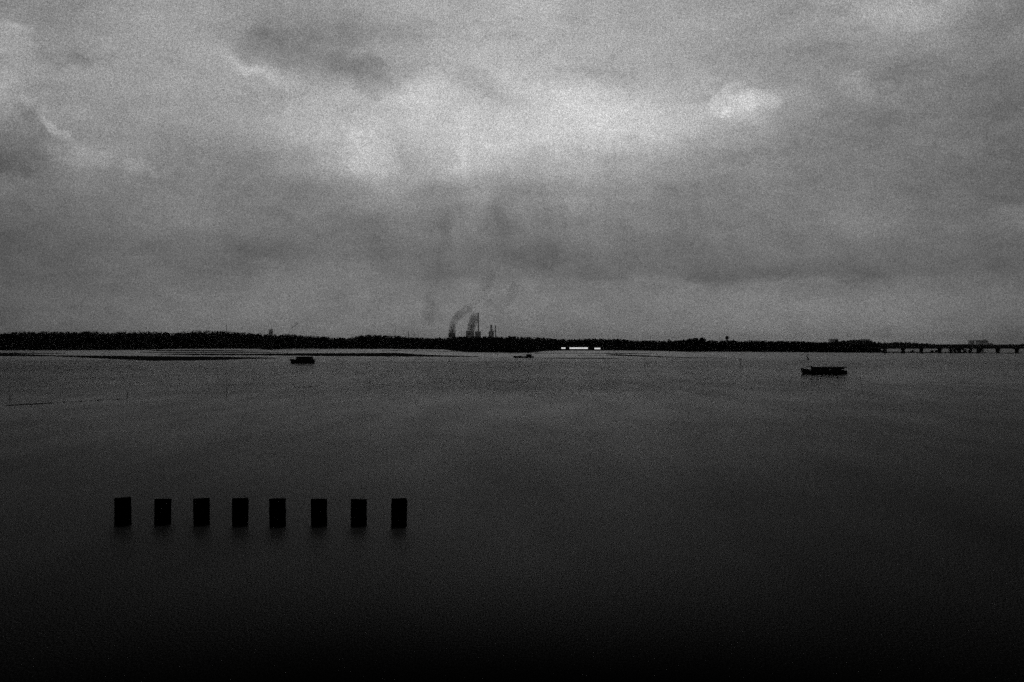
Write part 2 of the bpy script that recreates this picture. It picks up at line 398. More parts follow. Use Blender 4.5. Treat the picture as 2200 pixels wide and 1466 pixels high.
# ------------------------------------------------------------------ woods
def leaf_cloud(cx, cy, cz, rx, ry, rz, n, size, rg):
    """n small leaf-clump quads filling an uneven crown; returns (n,4,3)"""
    lobes = 5
    lc = np.stack([rg.normal(0, .42, lobes), rg.normal(0, .42, lobes), rg.uniform(-.6, .62, lobes)], 1)
    lr = rg.uniform(.34, .6, lobes)
    which = rg.integers(0, lobes, n)
    d = rg.normal(size=(n, 3)); d /= np.linalg.norm(d, axis=1)[:, None]
    p = lc[which] + d * (lr[which] * rg.uniform(.35, 1, n) ** .5)[:, None]
    p[:, 2] /= np.abs(p[:, 2]).max()
    p = p * np.array([rx, ry, rz]) + np.array([cx, cy, cz])
    a = rg.normal(size=(n, 3)); a /= np.linalg.norm(a, axis=1)[:, None]
    b = np.cross(a, rg.normal(size=(n, 3))); b /= np.linalg.norm(b, axis=1)[:, None]
    s = size * rg.uniform(.5, 1.3, n)[:, None]
    return np.stack([p - a*s - b*s*.6, p + a*s - b*s*.6, p + a*s*.7 + b*s*.6, p - a*s*.7 + b*s*.6], 1)
def quads_object(name, q, mat, parent=None):
    v = q.reshape(-1, 3); nf = len(q)
    me = bpy.data.meshes.new(name); me.vertices.add(len(v)); me.vertices.foreach_set('co', v.astype(np.float32).ravel())
    me.loops.add(nf * 4); me.loops.foreach_set('vertex_index', np.arange(nf * 4, dtype=np.int32))
    me.polygons.add(nf); me.polygons.foreach_set('loop_start', np.arange(0, nf * 4, 4, dtype=np.int32))
    me.update(calc_edges=True); me.materials.append(mat)
    o = bpy.data.objects.new(name, me); C.objects.link(o)
    if parent: o.parent = parent
    return o
TOP = [(-300,718),(0,719),(40,714),(100,713),(160,714),(200,713),(232,717),(260,713.5),(340,714),(380,716),(400,713),(440,711),(480,713),(520,715),(540,719),(552,717),(575,720),(600,720),(620,718.5),(640,721),
       (670,723),(700,724),(720,726),(752,727),(765,723),(780,720),(800,720),(840,722),(862,723),(900,726),(920,727.5),(960,726),(985,724),(1000,723.5),(1060,724.5),(1106,723.5),(1160,726),(1200,729),(1240,729.5),
       (1270,728),(1300,729.5),(1330,728.5),(1352,732),(1380,733),(1410,732.5),(1440,733),(1465,732),(1500,731.5),(1520,732),(1560,732),(1600,733.5),(1622,732),(1660,733),(1700,733),(1750,735),(1800,737),(1840,739.5),(1885,742.5)]
def top_at(px): return float(np.interp(px, [t[0] for t in TOP], [t[1] for t in TOP]))
def base_at(px): return float(np.interp(px, [t[0] for t in SHORE], [t[1] for t in SHORE]))
def woods(px0, px1, name, label, mat, leaf, depths, step_m, topf=top_at, basef=base_at, jit=.03, per=130):
    rg = np.random.default_rng(int(px0) + 5000); out = []; trunks = MB()
    for back in depths:
        px = px0
        while px < px1:
            Y = dist(basef(px)) + back + rg.uniform(-6, 6)
            X = (px - 1100) / F * Y
            z = H - (topf(px) - HY) / F * Y
            h = z * (1 - abs(rg.normal(0, jit))) if rg.random() < .9 else z * rg.uniform(1.0, 1.02)
            r = max(1.8, h * rg.uniform(.22, .32))
            out.append(leaf_cloud(X, Y, h * .60, r, r, h * .42, per, leaf, rg))
            out.append(leaf_cloud(X, Y + 1.5, h * .44, r * 1.1, 1.6, h * .40, 34, leaf * 2.6, rg))
            if back == depths[0]:
                out.append(leaf_cloud(X + rg.uniform(-2, 2), Y - 4, h * .16, r * 1.2, r, h * .24, per // 2, leaf * 1.1, rg))
            trunks.tube([(X, Y, 0), (X + rg.normal(0, .3), Y, h * .6)], .28, 5, .14)
            px += step_m * rg.uniform(.6, 1.4) / Y * F
    q = np.concatenate(out)
    tv = np.array(trunks.v)
    tq = np.array([[tv[i] for i in f] for f in trunks.f if len(f) == 4])
    o = quads_object(name, np.concatenate([q, tq]), mat)
    return tag(o, label, kind='stuff')
woods(-430, 545, 'woods', 'tall even woods along the left far shore', M['foliage'], .9, (3, 16, 30, 45), 3.6)
woods(535, 985, 'woods', 'uneven woods behind the leftmost boat', M['foliage'], .8, (3, 16, 30, 45), 3.6)
woods(975, 1470, 'woods', 'low woods below and right of the smoking stacks', M['foliage'], .65, (3, 12, 24, 36), 3.2)
woods(1455, 1892, 'woods', 'black low woods running right to the bridge', M['dark_foliage'], .45, (2, 8, 15, 22), 2.4)
FT = [(1780,733),(1832,731),(1868,731.5),(1880,735),(1905,736.5),(1925,735),(1960,737),(1975,737.5),(2000,740.6),(2050,741.5),(2100,741.5),(2130,742),(2170,741.6),(2250,741.5),(2500,741)]
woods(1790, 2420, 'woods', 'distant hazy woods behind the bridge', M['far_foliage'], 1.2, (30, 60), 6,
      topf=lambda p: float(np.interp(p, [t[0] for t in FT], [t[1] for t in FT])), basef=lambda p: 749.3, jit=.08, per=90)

def tree(px, py_top, wpx, label, back=0, basepy=None, leaf=.55, group=None):
    Y = dist(basepy or base_at(px)) + back; X = (px - 1100) / F * Y
    h = H - (py_top - HY) / F * Y; r = wpx / 2 / F * Y
    t = thing('shore_tree', label, 'tree', (X, Y, 0.3), 0, group)
    rg = np.random.default_rng(int(px))
    q = np.concatenate([leaf_cloud(rg.normal(0, r*.1), 0, h * .58, r, r, h * .42, 900, leaf, rg), leaf_cloud(0, 0, h*.3, r*.9, r*.8, h*.26, 350, leaf, rg),
        leaf_cloud(-r*.3, 0, h*.70, r*.7, r*.7, h*.27, 600, leaf, rg), leaf_cloud(r*.35, 0, h*.66, r*.65, r*.7, h*.27, 600, leaf, rg)])
    m_ = MB(); m_.tube([(0,0,-.6),(.2,0,h*.3),(-.1,.1,h*.75)], [.5,.4,.12], 8)
    for k in range(5):
        a = rg.uniform(0, 6.28); z0 = h * rg.uniform(.28, .5)
        m_.tube([(0,0,z0),(math.cos(a)*r*.4, math.sin(a)*r*.4, z0+h*.14),(math.cos(a)*r*.75, math.sin(a)*r*.75, z0+h*.2)], [.2,.13,.05], 6)
    m_.build('trunk', M['bark'], t)
    quads_object('crown', q, M['dark_foliage'], t)
    return t
G = 'big trees standing out of the black low woods'
tree(1489, 725, 30, 'tallest round black crown rising out of the low woods', -6, group=G)
tree(1509, 726.5, 16, 'smaller black crown touching the right side of the tallest round one', -8, group=G)
tree(1470, 730, 22, 'lower black crown on the left shoulder of the tallest round one', -9, group=G)
tree(1578, 730.4, 12, 'small round crown just right of the far water tower', -6, leaf=.4, group=G)
tree(774, 721, 26, 'broad crown where the woods rise again, right of the leftmost boat', -6, leaf=.8, group='crowns standing out of the left woods')
tree(552, 717, 18, 'rounded crown after the notch in the left woods', -5, leaf=.8, group='crowns standing out of the left woods')
tree(14, 717, 30, 'crown nearest the left edge of the far woods', -5, leaf=.8, group='crowns standing out of the left woods')
# scrub in front of the bridge
def shrub(px0, px1, py_top, label, basepy=758.6):
    Y = dist(basepy); X = ((px0+px1)/2 - 1100) / F * Y; r = (px1-px0)/2/F*Y; h = H - (py_top-HY)/F*Y
    t = thing('shrub', label, 'shrub', (X, Y, 0), 0, 'shrubs on the mud bank by the bridge')
    rg = np.random.default_rng(int(px0)); q = []
    nb = max(1, int(r / 1.6))
    for k in range(nb):
        cx = (-1 + (2*k+1)/nb) * r
        q.append(leaf_cloud(cx, 0, h*.48, r/nb*1.15, 1.5, h*.5, 420, .26, rg))
    s_ = MB()
    s_.tube([(-r*.9,0,-.1),(0,0,-.05),(r*.9,0,-.1)], .12, 6)
    for k in range(nb):
        cx = (-1 + (2*k+1)/nb) * r
        for j in range(3): s_.tube([(cx,0,-.1),(cx+rg.normal(0,.4), rg.normal(0,.3), h*.7)], .06, 5, .02)
    s_.build('stem', M['bark'], t); quads_object('foliage', np.concatenate(q), M['dark_foliage'], t)
shrub(2037, 2075, 747.5, 'widest black shrub mass against the bridge deck')
shrub(2079, 2095, 747.5, 'narrow black shrub between two slits of light by the bridge')
shrub(2097, 2113, 748, 'black shrub at the right end of the bridge thicket')
shrub(1998, 2017, 752.5, 'low shrub left of the wide thicket by the bridge', 758.2)
shrub(1953, 1967, 753.2, 'low shrub between the second and third bridge piers', 758.2)
shrub(1886, 1901, 752.5, 'low shrub at the left end of the bridge', 758.2)

# ------------------------------------------------------------------ bridge
By = dist(759.2)
def bx_(px): return (px - 1100) / F * By
def bz_(py): return H - (py - HY) / F * By
br = thing('road_bridge', 'low dark bridge on square piers running out at the right edge', 'bridge', (bx_(2040), By, 0))
O = bx_(2040)
MB().box(bx_(1868)-O, bx_(2420)-O, -1.5, 4.5, bz_(749.4), bz_(746.4)).build('deck', M['bridge'], br)
rail = MB().box(bx_(1868)-O, bx_(2420)-O, -1.6, -1.45, bz_(745.4), bz_(745.0)).box(bx_(1868)-O, bx_(2420)-O, 4.4, 4.55, bz_(745.4), bz_(745.0))
for px in np.arange(1870, 2420, 7.5): rail.box(bx_(px)-O-.06, bx_(px)-O+.06, -1.58, -1.46, bz_(746.4), bz_(745.4))
rail.build('railing', M['bridge'], br)
for px in (1903, 1942, 1981, 2021, 2063, 2104, 2145.5, 2186.5, 2228, 2270):
    p = MB().box(-.85, .85, 0.0, 3.2, -.6, bz_(750.6)).box(-1.15, 1.15, -.6, 3.8, bz_(750.6), bz_(749.4)-.003)
    p.build('pier', M['bridge'], br, (bx_(px)-O, 0, 0), bevel=.05)

# ------------------------------------------------------------------ lit sheds on the shore
def lit_mat():
    m = bpy.data.materials.new('lit glass'); m.use_nodes = True; t = NT(m.node_tree); b = t.n['Principled BSDF']
    c = t.add('ShaderNodeTexCoord'); nz = t.noise(c.outputs['Object'], .5, 3, .6)
    b.inputs['Base Color'].default_value = (.3,.3,.3,1); b.inputs['Emission Color'].default_value = (1,1,1,1)
    t.l.new(t.math('MULTIPLY_ADD', nz.outputs['Fac'], .7, .35), b.inputs['Emission Strength']); return m
LIT = lit_mat()
def shed(px0, px1, py0, py1, label):
    Y = dist(753.4) - 6; s = Y / F; X = ((px0+px1)/2-1100)*s; hw = (px1-px0)/2*s
    z0 = H-(py1-HY)*s; z1 = H-(py0-HY)*s
    t = thing('waterside_shed', label, 'shed', (X, Y, 0), 0, 'lit sheds on the far shore')
    b = MB().box(-hw-.5, hw+.5, .25, 7, -.5, z1+.5)
    b.build('wall', M['shed'], t)
    MB().loft([[(-hw-.8,-.3,z1+.5),(-hw-.8,3.6,z1+1.5),(-hw-.8,7.4,z1+.5),(-hw-.8,3.6,z1+.48)],[(hw+.8,-.3,z1+.5),(hw+.8,3.6,z1+1.5),(hw+.8,7.4,z1+.5),(hw+.8,3.6,z1+.48)]]).build('roof', M['shed'], t)
    n = max(2, round(2*hw/2.4)); wd = 2*hw/n
    for k in range(n):
        MB().box(-hw+k*wd+.06, -hw+(k+1)*wd-.06, .12, .24, z0, z1).build('lit_window', LIT, t)
shed(1206, 1215, 746.7, 749.7, 'small shed with a short bright window front, left of the long lit one')
shed(1223.5, 1263, 746.7, 749.9, 'long low shed with a continuous bright window front')
shed(1277, 1290, 747.6, 750.6, 'short shed with a bright window front, right of the long lit one')

# ------------------------------------------------------------------ far works behind the woods
FY = 5000.0
def fx(px, Y=FY): return (px-1100)/F*Y
def fz(py, Y=FY): return H-(py-HY)/F*Y
def chimney(px, py, wpx, label, Y=FY, group='smoking stacks of the far works', bands=True, mat='steel'):
    s = Y/F; h = fz(py, Y); r = wpx/2*s
    t = thing('chimney', label, 'chimney', (fx(px, Y), Y, 0), 0, group)
    MB().tube([(0,0,0),(0,0,h*.5),(0,0,h)], [r*1.35, r*1.1, r], 16).build('shaft', M[mat], t, smooth=True)
    MB().tube([(0,0,h*.985),(0,0,h*1.0+.8)], r*1.15, 16).build('rim', M[mat], t)
    if bands:
        MB().tube([(0,0,h*.72),(0,0,h*.735)], r*1.35, 16).build('walkway', M[mat], t)
    return t
chimney(1027.6, 673, 2.6, 'tallest thin chimney in the middle of the far works')
chimney(1055.5, 698, 4.4, 'thick chimney with a platform, left of the thin right-hand one')
chimney(1064.5, 700, 2.2, 'thin chimney at the right end of the far works')
chimney(972, 708, 3.0, 'short chimney under the leftmost dark smoke of the far works')
chimney(1013, 700, 3.0, 'short chimney under the wide middle smoke of the far works')
chimney(849, 706, .9, 'thin lone pole-like chimney above the woods left of the works', 4000, 'lone masts above the woods', False)
chimney(878, 712, 1.6, 'short lone chimney nearest the works on their left', 4000, 'lone masts above the woods', False)
def block(px0, px1, py, label, Y=FY, group=None, mat='concrete', cat='building', gable=0):
    s = Y/F; X = fx((px0+px1)/2, Y); hw = (px1-px0)/2*s; h = fz(py, Y); dp = hw*1.2
    t = thing('industrial_building', label, cat, (X, Y, 0), 0, group)
    MB().box(-hw, hw, 0, dp, 0, h).build('wall', M[mat], t)
    if gable:
        g_ = gable*s
        MB().loft([[(-hw-.5,-.5,h+.02),(0,-.5,h+g_),(hw+.5,-.5,h+.02)],[(-hw-.5,dp+.5,h+.02),(0,dp+.5,h+g_),(hw+.5,dp+.5,h+.02)]]).add([(-hw-.5,-.5,h+.02),(hw+.5,-.5,h+.02),(hw+.5,dp+.5,h+.02),(-hw-.5,dp+.5,h+.02)],[(0,1,2,3)]).build('roof', M['steel'], t)
    else:
        MB().box(-hw-.5, hw+.5, -.5, dp+.5, h+.003, h+s*.5).build('roof', M['steel'], t)
    nw = max(2, int(hw/4))
    for k in range(nw):
        cx = -hw + (k+.5)*2*hw/nw
        MB().box(cx-hw/nw*.5, cx+hw/nw*.5, -.12, -.003, h*.72, h*.86).build('window', M['window'], t)
    return t
WG = 'blocks of the far works'
block(1001, 1018, 711.5, 'broad block below the wide middle smoke', FY+60, WG, 'steel')
block(1020.5, 1033, 713, 'block at the foot of the tallest chimney', FY+60, WG, 'steel')
block(1050, 1061, 712, 'block at the foot of the thick chimney', FY+60, WG, 'steel')
block(964, 978, 716, 'leftmost block of the far works', FY+60, WG, 'steel')
block(577.5, 585.5, 708.5, 'square grey tower block above the left woods', 4200, None, 'concrete')
BG = 'pale buildings behind the right woods'
block(1783, 1801, 728.5, 'lone pale block nearest the water tower on its right', 4200, BG)
block(1830, 1850, 730.5, 'low half of the long pale block before the bridge', 4200, BG)
block(1850, 1869, 729.3, 'taller half of the long pale block before the bridge', 4200, BG)
block(2083, 2094, 731.8, 'leftmost of three pale houses above the bridge', 3200, BG)
block(2099, 2110, 731.5, 'middle pale house above the bridge', 3200, BG)
block(2111, 2123, 732.5, 'gabled pale house, rightmost above the bridge', 3200, BG, gable=3.5)
block(2124, 2132, 737.5, 'low pale annex beside the gabled house', 3200, BG)
# lattice masts
def mast(px, py, label, Y=3200, wpx=1.0):
    s = Y/F; h = fz(py, Y); r = wpx*s/2
    t = thing('lattice_mast', label, 'mast', (fx(px, Y), Y, 0), 0, 'lone masts above the woods')
    lat = MB()
    for k in range(3):
        a = 2*math.pi*k/3; lat.tube([(math.cos(a)*r*1.6, math.sin(a)*r*1.6, 0), (math.cos(a)*r*.5, math.sin(a)*r*.5, h*.9)], r*.28, 5)
    for k in range(24):
        z = h*.9*k/24; rr = r*(1.6-1.1*k/24); a = 2*math.pi*(k % 3)/3; b = a+2*math.pi/3
        lat.tube([(math.cos(a)*rr, math.sin(a)*rr, z), (math.cos(b)*rr, math.sin(b)*rr, z+h*.9/24)], r*.16, 4)
    lat.build('lattice', M['fitting'], t)
    MB().tube([(0,0,h*.88),(0,0,h)], r*.3, 5).build('antenna', M['fitting'], t)
mast(487, 694.5, 'thin mast rising above the tallest part of the left woods', wpx=1.5)
mast(583.5, 699, 'thin mast beside the square grey tower block', 4100, wpx=1.1)
# water tower
s_ = 2200/F; wt = thing('water_tower', 'small dark water tower above the woods right of the tallest crown', 'tower', (fx(1562, 2200), 2200, 0))
h_ = fz(722, 2200); r_ = 3.4*s_
for k in range(6):
    a = k*math.pi/3; MB().tube([(math.cos(a)*r_*.7, math.sin(a)*r_*.7, 0), (math.cos(a)*r_*.55, math.sin(a)*r_*.55, h_-7*s_)], .35, 6).build('leg', M['fitting'], wt)
MB().tube([(0,0,h_-7.6*s_),(0,0,h_-6.6*s_),(0,0,h_-1.2*s_),(0,0,h_)], [r_*.45, r_, r_, r_*.15], 20).build('tank', M['fitting'], wt, smooth=True)
block(1435, 1440, 730, 'tiny dark house top over the woods left of the tallest crown', 2400, None, 'steel', gable=1.2)

# smoke
def smoke_mat(name, dens, sc):
    m = bpy.data.materials.new(name); m.use_nodes = True; t = NT(m.node_tree); t.n.clear()
    out = t.add('ShaderNodeOutputMaterial'); v = t.add('ShaderNodeVolumePrincipled')
    geo = t.add('ShaderNodeNewGeometry'); nz = t.noise(geo.outputs['Position'], sc, 4, .6)
    d = t.math('MULTIPLY', t.math('MAXIMUM', t.math('MULTIPLY_ADD', nz.outputs['Fac'], 1.8, -0.4), 0.05), dens)
    ps = t.add('ShaderNodeSeparateXYZ'); t.l.new(geo.outputs['Position'], ps.inputs[0])
    hf = t.add('ShaderNodeMapRange', interpolation_type='SMOOTHSTEP'); t.l.new(ps.outputs[2], hf.inputs[0])   # thins as it rises
    hf.inputs[1].default_value = 70; hf.inputs[2].default_value = 200; hf.inputs[3].default_value = 1.35; hf.inputs[4].default_value = 0.4 if dens > .02 else 1.0
    d = t.math('MULTIPLY', d, hf.outputs[0])
    t.l.new(d, v.inputs['Density']); v.inputs['Color'].default_value = (.2,.2,.2,1)
    t.l.new(v.outputs[0], out.inputs['Volume']); return m
SM = smoke_mat('dark smoke', .048, .018); SM2 = smoke_mat('thin smoke', .0058, .012); SM3 = smoke_mat('narrow smoke', .07, .03)
def plume(pl, Y, label, mat):
    """pl: (px, py, half width px)"""
    s = Y/F
    xs = np.linspace(0, len(pl)-1, len(pl)*5); P = np.array(pl, float)
    pts = []; rad = []
    for t in xs:
        i = min(int(t), len(pl)-2); f = t-i; q = P[i]*(1-f)+P[i+1]*f
        pts.append((fx(q[0], Y)+rng.normal(0, q[2]*s*.07), Y, fz(q[1], Y))); rad.append(q[2]*s*(1+rng.normal(0, .06)))
    x0 = pts[0]
    o = MB().tube([(p[0]-x0[0], 0, p[2]-x0[2]) for p in pts], rad, 14, ref=(0, 1, 0)).build('smoke_plume', mat, None, x0, smooth=True)
    return tag(o, label, 'smoke', 'smoke plumes over the far works')
plume([(971,724,8),(971,709,7.5),(973,697,7.5),(978,686,8),(987,676,8.5),(998,668,9),(1010,660,9)], FY, 'dense dark smoke bending right, leftmost of the works', SM)
plume([(1010,722,8),(1012,706,9),(1016,692,10),(1019,682,10),(1021,673,7)], FY+90, 'wide dark smoke rising behind the tallest chimney', SM)
plume([(921,700,5),(924,688,7),(928,676,9),(932,664,10),(936,652,9)], FY+300, 'faint detached smoke patch left of all the other plumes', SM2)
plume([(1062,697,2.0),(1066,690,3),(1073,682,4),(1083,674,5)], FY+20, 'short thin smoke off the thin right-hand chimney', SM2)
plume([(1030,672,2.4),(1036,664,4),(1044,656,6),(1056,646,8)], FY+60, 'thin smoke leaning right off the tallest chimney', SM2)
plume([(1055,697,2.4),(1057,688,3),(1062,676,5),(1076,660,9),(1094,640,12),(1112,610,16)], FY+40, 'faint smoke drifting right from the thick chimney', SM2)
plume([(1016,674,6),(1014,654,8),(1024,640,11),(1040,618,15),(1052,590,18)], FY+150, 'faint upper smoke over the middle of the works', SM2)
plume([(621,716,1.0),(624,710,1.2),(629,703,1.8),(634,698,3),(640,695,4)], 4000, 'small hooked smoke trail above the left woods', SM3)
chimney(620.5, 716, 1.0, 'very short chimney under the small hooked smoke trail', 4000, 'lone masts above the woods', False)

# ------------------------------------------------------------------ boats
def hull_mesh(L, B, top_bow, top_mid, top_stern, draft=.35):
    """bow at -x"""
    secs = []; n = 22
    for i in range(n):
        t = i/(n-1); x = -L/2 + L*t
        if t < .5: top = top_bow + (top_mid-top_bow)*(1-(1-t/.5)**2.2)
        else: top = top_mid + (top_stern-top_mid)*((t-.5)/.5)**2
        b = B/2*min(1, (1-(1-min(t/.38, 1))**2.0)*1.0+.03)*(1-.22*max(0, (t-.7)/.3)**2)
        k = -draft*min(1, t/.16+.1)
        rake = (1-t)**4*.35
        secs.append([(x-0, -b, top), (x+rake*.5, -b*.93, top*.45), (x+rake, -b*.62, k*.6), (x+rake, 0, k), (x+rake, b*.62, k*.6), (x+rake*.5, b*.93, top*.45), (x, b, top),
                     (x, b*.86, top-.02), (x, b*.8, top*.62), (x, 0, top*.6), (x, -b*.8, top*.62), (x, -b*.86, top-.02), (x, -b, top)])
    return MB().loft(secs)
# right boat: long canopy boat
def boat_frame(px0, px1, py, name, label, rot=0):
    Y = dist(py); s = Y/F
    t = thing(name, label, 'boat', (((px0+px1)/2-1100)*s, Y, 0), rot, 'small working boats on the river')
    return t, s, (px0+px1)/2
t, s, cx = boat_frame(1720.5, 1817, 803.0, 'canopy_boat', 'long dark boat with a full-length canopy, bow to the left, rightmost on the water')
X = lambda px: (px-cx)*s
Z = lambda py: (803.4-py)*s
hull_mesh(X(1817)-X(1720.5), 2.5, Z(791.6), Z(795.8), Z(797.0)).build('hull', M['hull'], t)
# canopy roof: cambered shell
def canopy(x0, x1, z, w_, camber, th):
    secs = []
    for x in np.linspace(x0, x1, 12):
        up = [(x, w_*math.sin(a), z + camber*math.cos(a)) for a in np.linspace(-1.2, 1.2, 9)]
        dn = [(x, w_*.97*math.sin(a), z + camber*math.cos(a)-th) for a in np.linspace(1.2, -1.2, 9)]
        secs.append(up+dn+[up[0]])
    return MB().loft(secs)
canopy(X(1744.5), X(1817), Z(790.8), 1.15, .26, .10).build('canopy', M['canopy'], t)
for px in (1747, 1757, 1770, 1781, 1788, 1798, 1808, 1815):
    for sd in (-1, 1):
        MB().tube([(X(px), sd*1.02, Z(797)), (X(px), sd*1.04, Z(790.8))], .045, 6).build('canopy_post', M['fitting'], t)
for a, b in ((1745.5, 1782), (1786.2, 1811)):
    for sd in (-1, 1):
        MB().box(X(a), X(b), sd*1.09-.02, sd*1.09+.02, Z(793.6 if sd < 0 else 794.9), Z(789.7)).build('side_curtain', M['canopy'], t)
        MB().box(X(a), X(b), sd*1.07-.03, sd*1.07+.03, Z(797.4), Z(795.0)).build('side_board', M['hull'], t)
MB().box(X(1748), X(1764), -.8, .8, Z(797), Z(791)).build('wheelhouse', M['canopy'], t, bevel=.05)
for px in (1768, 1773, 1778, 1790, 1796, 1802):
    MB().box(X(px)-.2, X(px)+.2, -.85, .85, Z(797.2), Z(795.2)).box(X(px)+.12, X(px)+.2, -.85, .85, Z(795.2), Z(793.6)).build('bench', M['fitting'], t)
arch = MB()
for sd in (-1, 1):
    arch.tube([(X(1730.5), sd*.55, Z(795)), (X(1733), sd*.58, Z(789)), (X(1738), sd*.6, Z(787.2)), (X(1743), sd*.75, Z(788.3)), (X(1746), sd*.9, Z(790.4))], .06, 6)
arch.tube([(X(1738), -.6, Z(787.2)), (X(1738), .6, Z(787.2))], .05, 6)
arch.build('bow_rail', M['fitting'], t)
MB().tube([(X(1721.5), 0, Z(794)), (X(1720.4), 0, Z(790.6))], .07, 6).build('bow_post', M['fitting'], t)
MB().tube([(X(1756.5), 0, Z(790)), (X(1756.5), 0, Z(786.6))], .035, 6).build('mast', M['fitting'], t)
m_ = MB().box(X(1817)-.1, X(1817)+.3, -.25, .25, Z(801.5), Z(798.4)).tube([(X(1817)+.15, 0, Z(799)), (X(1817)+.25, 0, Z(805))], .08, 8)
m_.build('outboard_motor', M['fitting'], t, bevel=.03)

# left boat
t, s, cx = boat_frame(623, 676, 780.0, 'cabin_boat', 'dark boat with a boxy cabin over most of its deck, leftmost on the water')
X = lambda px: (px-cx)*s
Z = lambda py: (780.2-py)*s
hull_mesh(X(675.5)-X(623), 2.7, Z(771.4), Z(773.6), Z(773.4)).build('hull', M['hull'], t)
MB().loft([[(X(636.5),-1.0,Z(773.6)),(X(638),-.95,Z(767)),(X(638),.95,Z(767)),(X(636.5),1.0,Z(773.6)),(X(636.5),-1.0,Z(773.6))],
           [(X(671.6),-1.0,Z(773.6)),(X(670.2),-.95,Z(767)),(X(670.2),.95,Z(767)),(X(671.6),1.0,Z(773.6)),(X(671.6),-1.0,Z(773.6))]]).build('cabin', M['canopy'], t)
canopy(X(634.5), X(671.5), Z(767.4), 1.2, .16, .07).build('roof', M['canopy'], t)
for px in (643, 650, 657, 664):
    for sd in (-1, 1): MB().box(X(px)-.32, X(px)+.32, sd*1.0-.02, sd*1.0+.02, Z(771.6), Z(769.6)).build('window', M['window'], t)
MB().tube([(X(660),0,Z(767)),(X(660),0,Z(762.6))], .05, 6).tube([(X(658),0,Z(764.2)),(X(662),0,Z(764.2))], .03, 5).build('mast', M['fitting'], t)
ro = MB()
for sd in (-.8, .8):
    ro.tube([(X(671),sd,Z(772.6)),(X(678.4),sd,Z(773.0))], .06, 6); ro.tube([(X(675.5),sd,Z(777.8)),(X(678.2),sd,Z(777.6))], .08, 6)
ro.tube([(X(678.4),-.8,Z(773)),(X(678.4),.8,Z(773))], .06, 6); ro.build('stern_frame', M['fitting'], t)
MB().tube([(X(624),0,Z(773)),(X(622.4),0,Z(769.8))], .07, 6).build('bow_post', M['fitting'], t)

# middle boat
t, s, cx = boat_frame(1103, 1147, 769.0, 'fishing_boat', 'small low dark boat with its wheelhouse aft, between the other two')
X = lambda px: (px-cx)*s
Z = lambda py: (769.2-py)*s
hull_mesh(X(1147)-X(1103), 2.6, Z(764.6), Z(766.4), Z(765.6)).build('hull', M['hull'], t)
MB().box(X(1130.5), X(1142), -.9, .9, Z(766.6), Z(761.8)).build('wheelhouse', M['canopy'], t, bevel=.06)
canopy(X(1129), X(1143.5), Z(762.0), 1.1, .12, .07).build('roof', M['canopy'], t)
for sd in (-1, 1):
    for px in (1133.5, 1138.5): MB().box(X(px)-.4, X(px)+.4, sd*.92-.02, sd*.92+.02, Z(764.4), Z(762.8)).build('window', M['window'], t)
MB().tube([(X(1123),0,Z(766.4)),(X(1123),0,Z(761.6))], .07, 6).tube([(X(1123),0,Z(762.4)),(X(1130),0,Z(762))], .05, 5).build('net_boom', M['fitting'], t)
MB().box(X(1113), X(1121), -.7, .7, Z(766.8), Z(764.9)).build('hatch', M['fitting'], t, bevel=.05)

# ------------------------------------------------------------------ eight black posts
POSTS = [ # left, right, top, bottom in the photograph, lean of the edges
 (244.2,278.6,1070.8,1129.0, -.3, 1.0), (329.8,364.8,1073.6,1127.4, .6, -1.6), (413.8,447.8,1072.6,1128.2, -.2, .2), (497.2,531.4,1072.2,1129.4, .2, -.3),
 (577.6,612.4,1073.0,1131.2, -.5, .2), (667.0,701.4,1073.6,1130.2, -.4, -.9), (752.6,787.0,1074.4,1129.8, .3, -.7), (839.6,873.6,1072.8,1131.6, .4, .2)]
PL = ['first black square-topped post from the left, nearest the left edge', 'second black post from the left, its top sloping down to the right', 'third black post from the left of eight',
      'fourth black post from the left of eight', 'fifth black post from the left of eight', 'sixth black post from the left, after the widest gap', 'seventh black post from the left, beside the last one',
      'last black post at the right end of the row of eight']
for (l, r, a, b, lean, slope), lab in zip(POSTS, PL):
    Y = dist(b); s = Y/F; hw = (r-l)/2*s; h = (b-a)*s*1.0
    n = 10; m_ = MB(); secs = []
    prof = [(-hw,-.1),(-hw*.97,-.12),(0,-.125),(hw*.97,-.12),(hw,-.1),(hw,.1),(0,.12),(-hw,.1),(-hw,-.1)]
    for k in range(n+1):
        t_ = k/n; z = -.5 + (h+.5)*t_
        dx = lean*s*(t_-.5)*2; e = random.uniform(-.35, .35)*s; e2 = random.uniform(-.35, .35)*s
        secs.append([(x + dx + (e if x < 0 else e2), y, z + (slope*s*x/hw*-.5*0 + slope*s*x/hw*.5 if k == n else 0)) for x, y in prof])
    m_.loft(secs)
    o = m_.build('timber_post', M['post'], None, (((l+r)/2-1100)*s, Y + .12, 0))
    o.rotation_euler.z = -math.atan(((l+r)/2-1100)/F)
    tag(o, lab, 'post', 'row of eight black posts standing in the water')

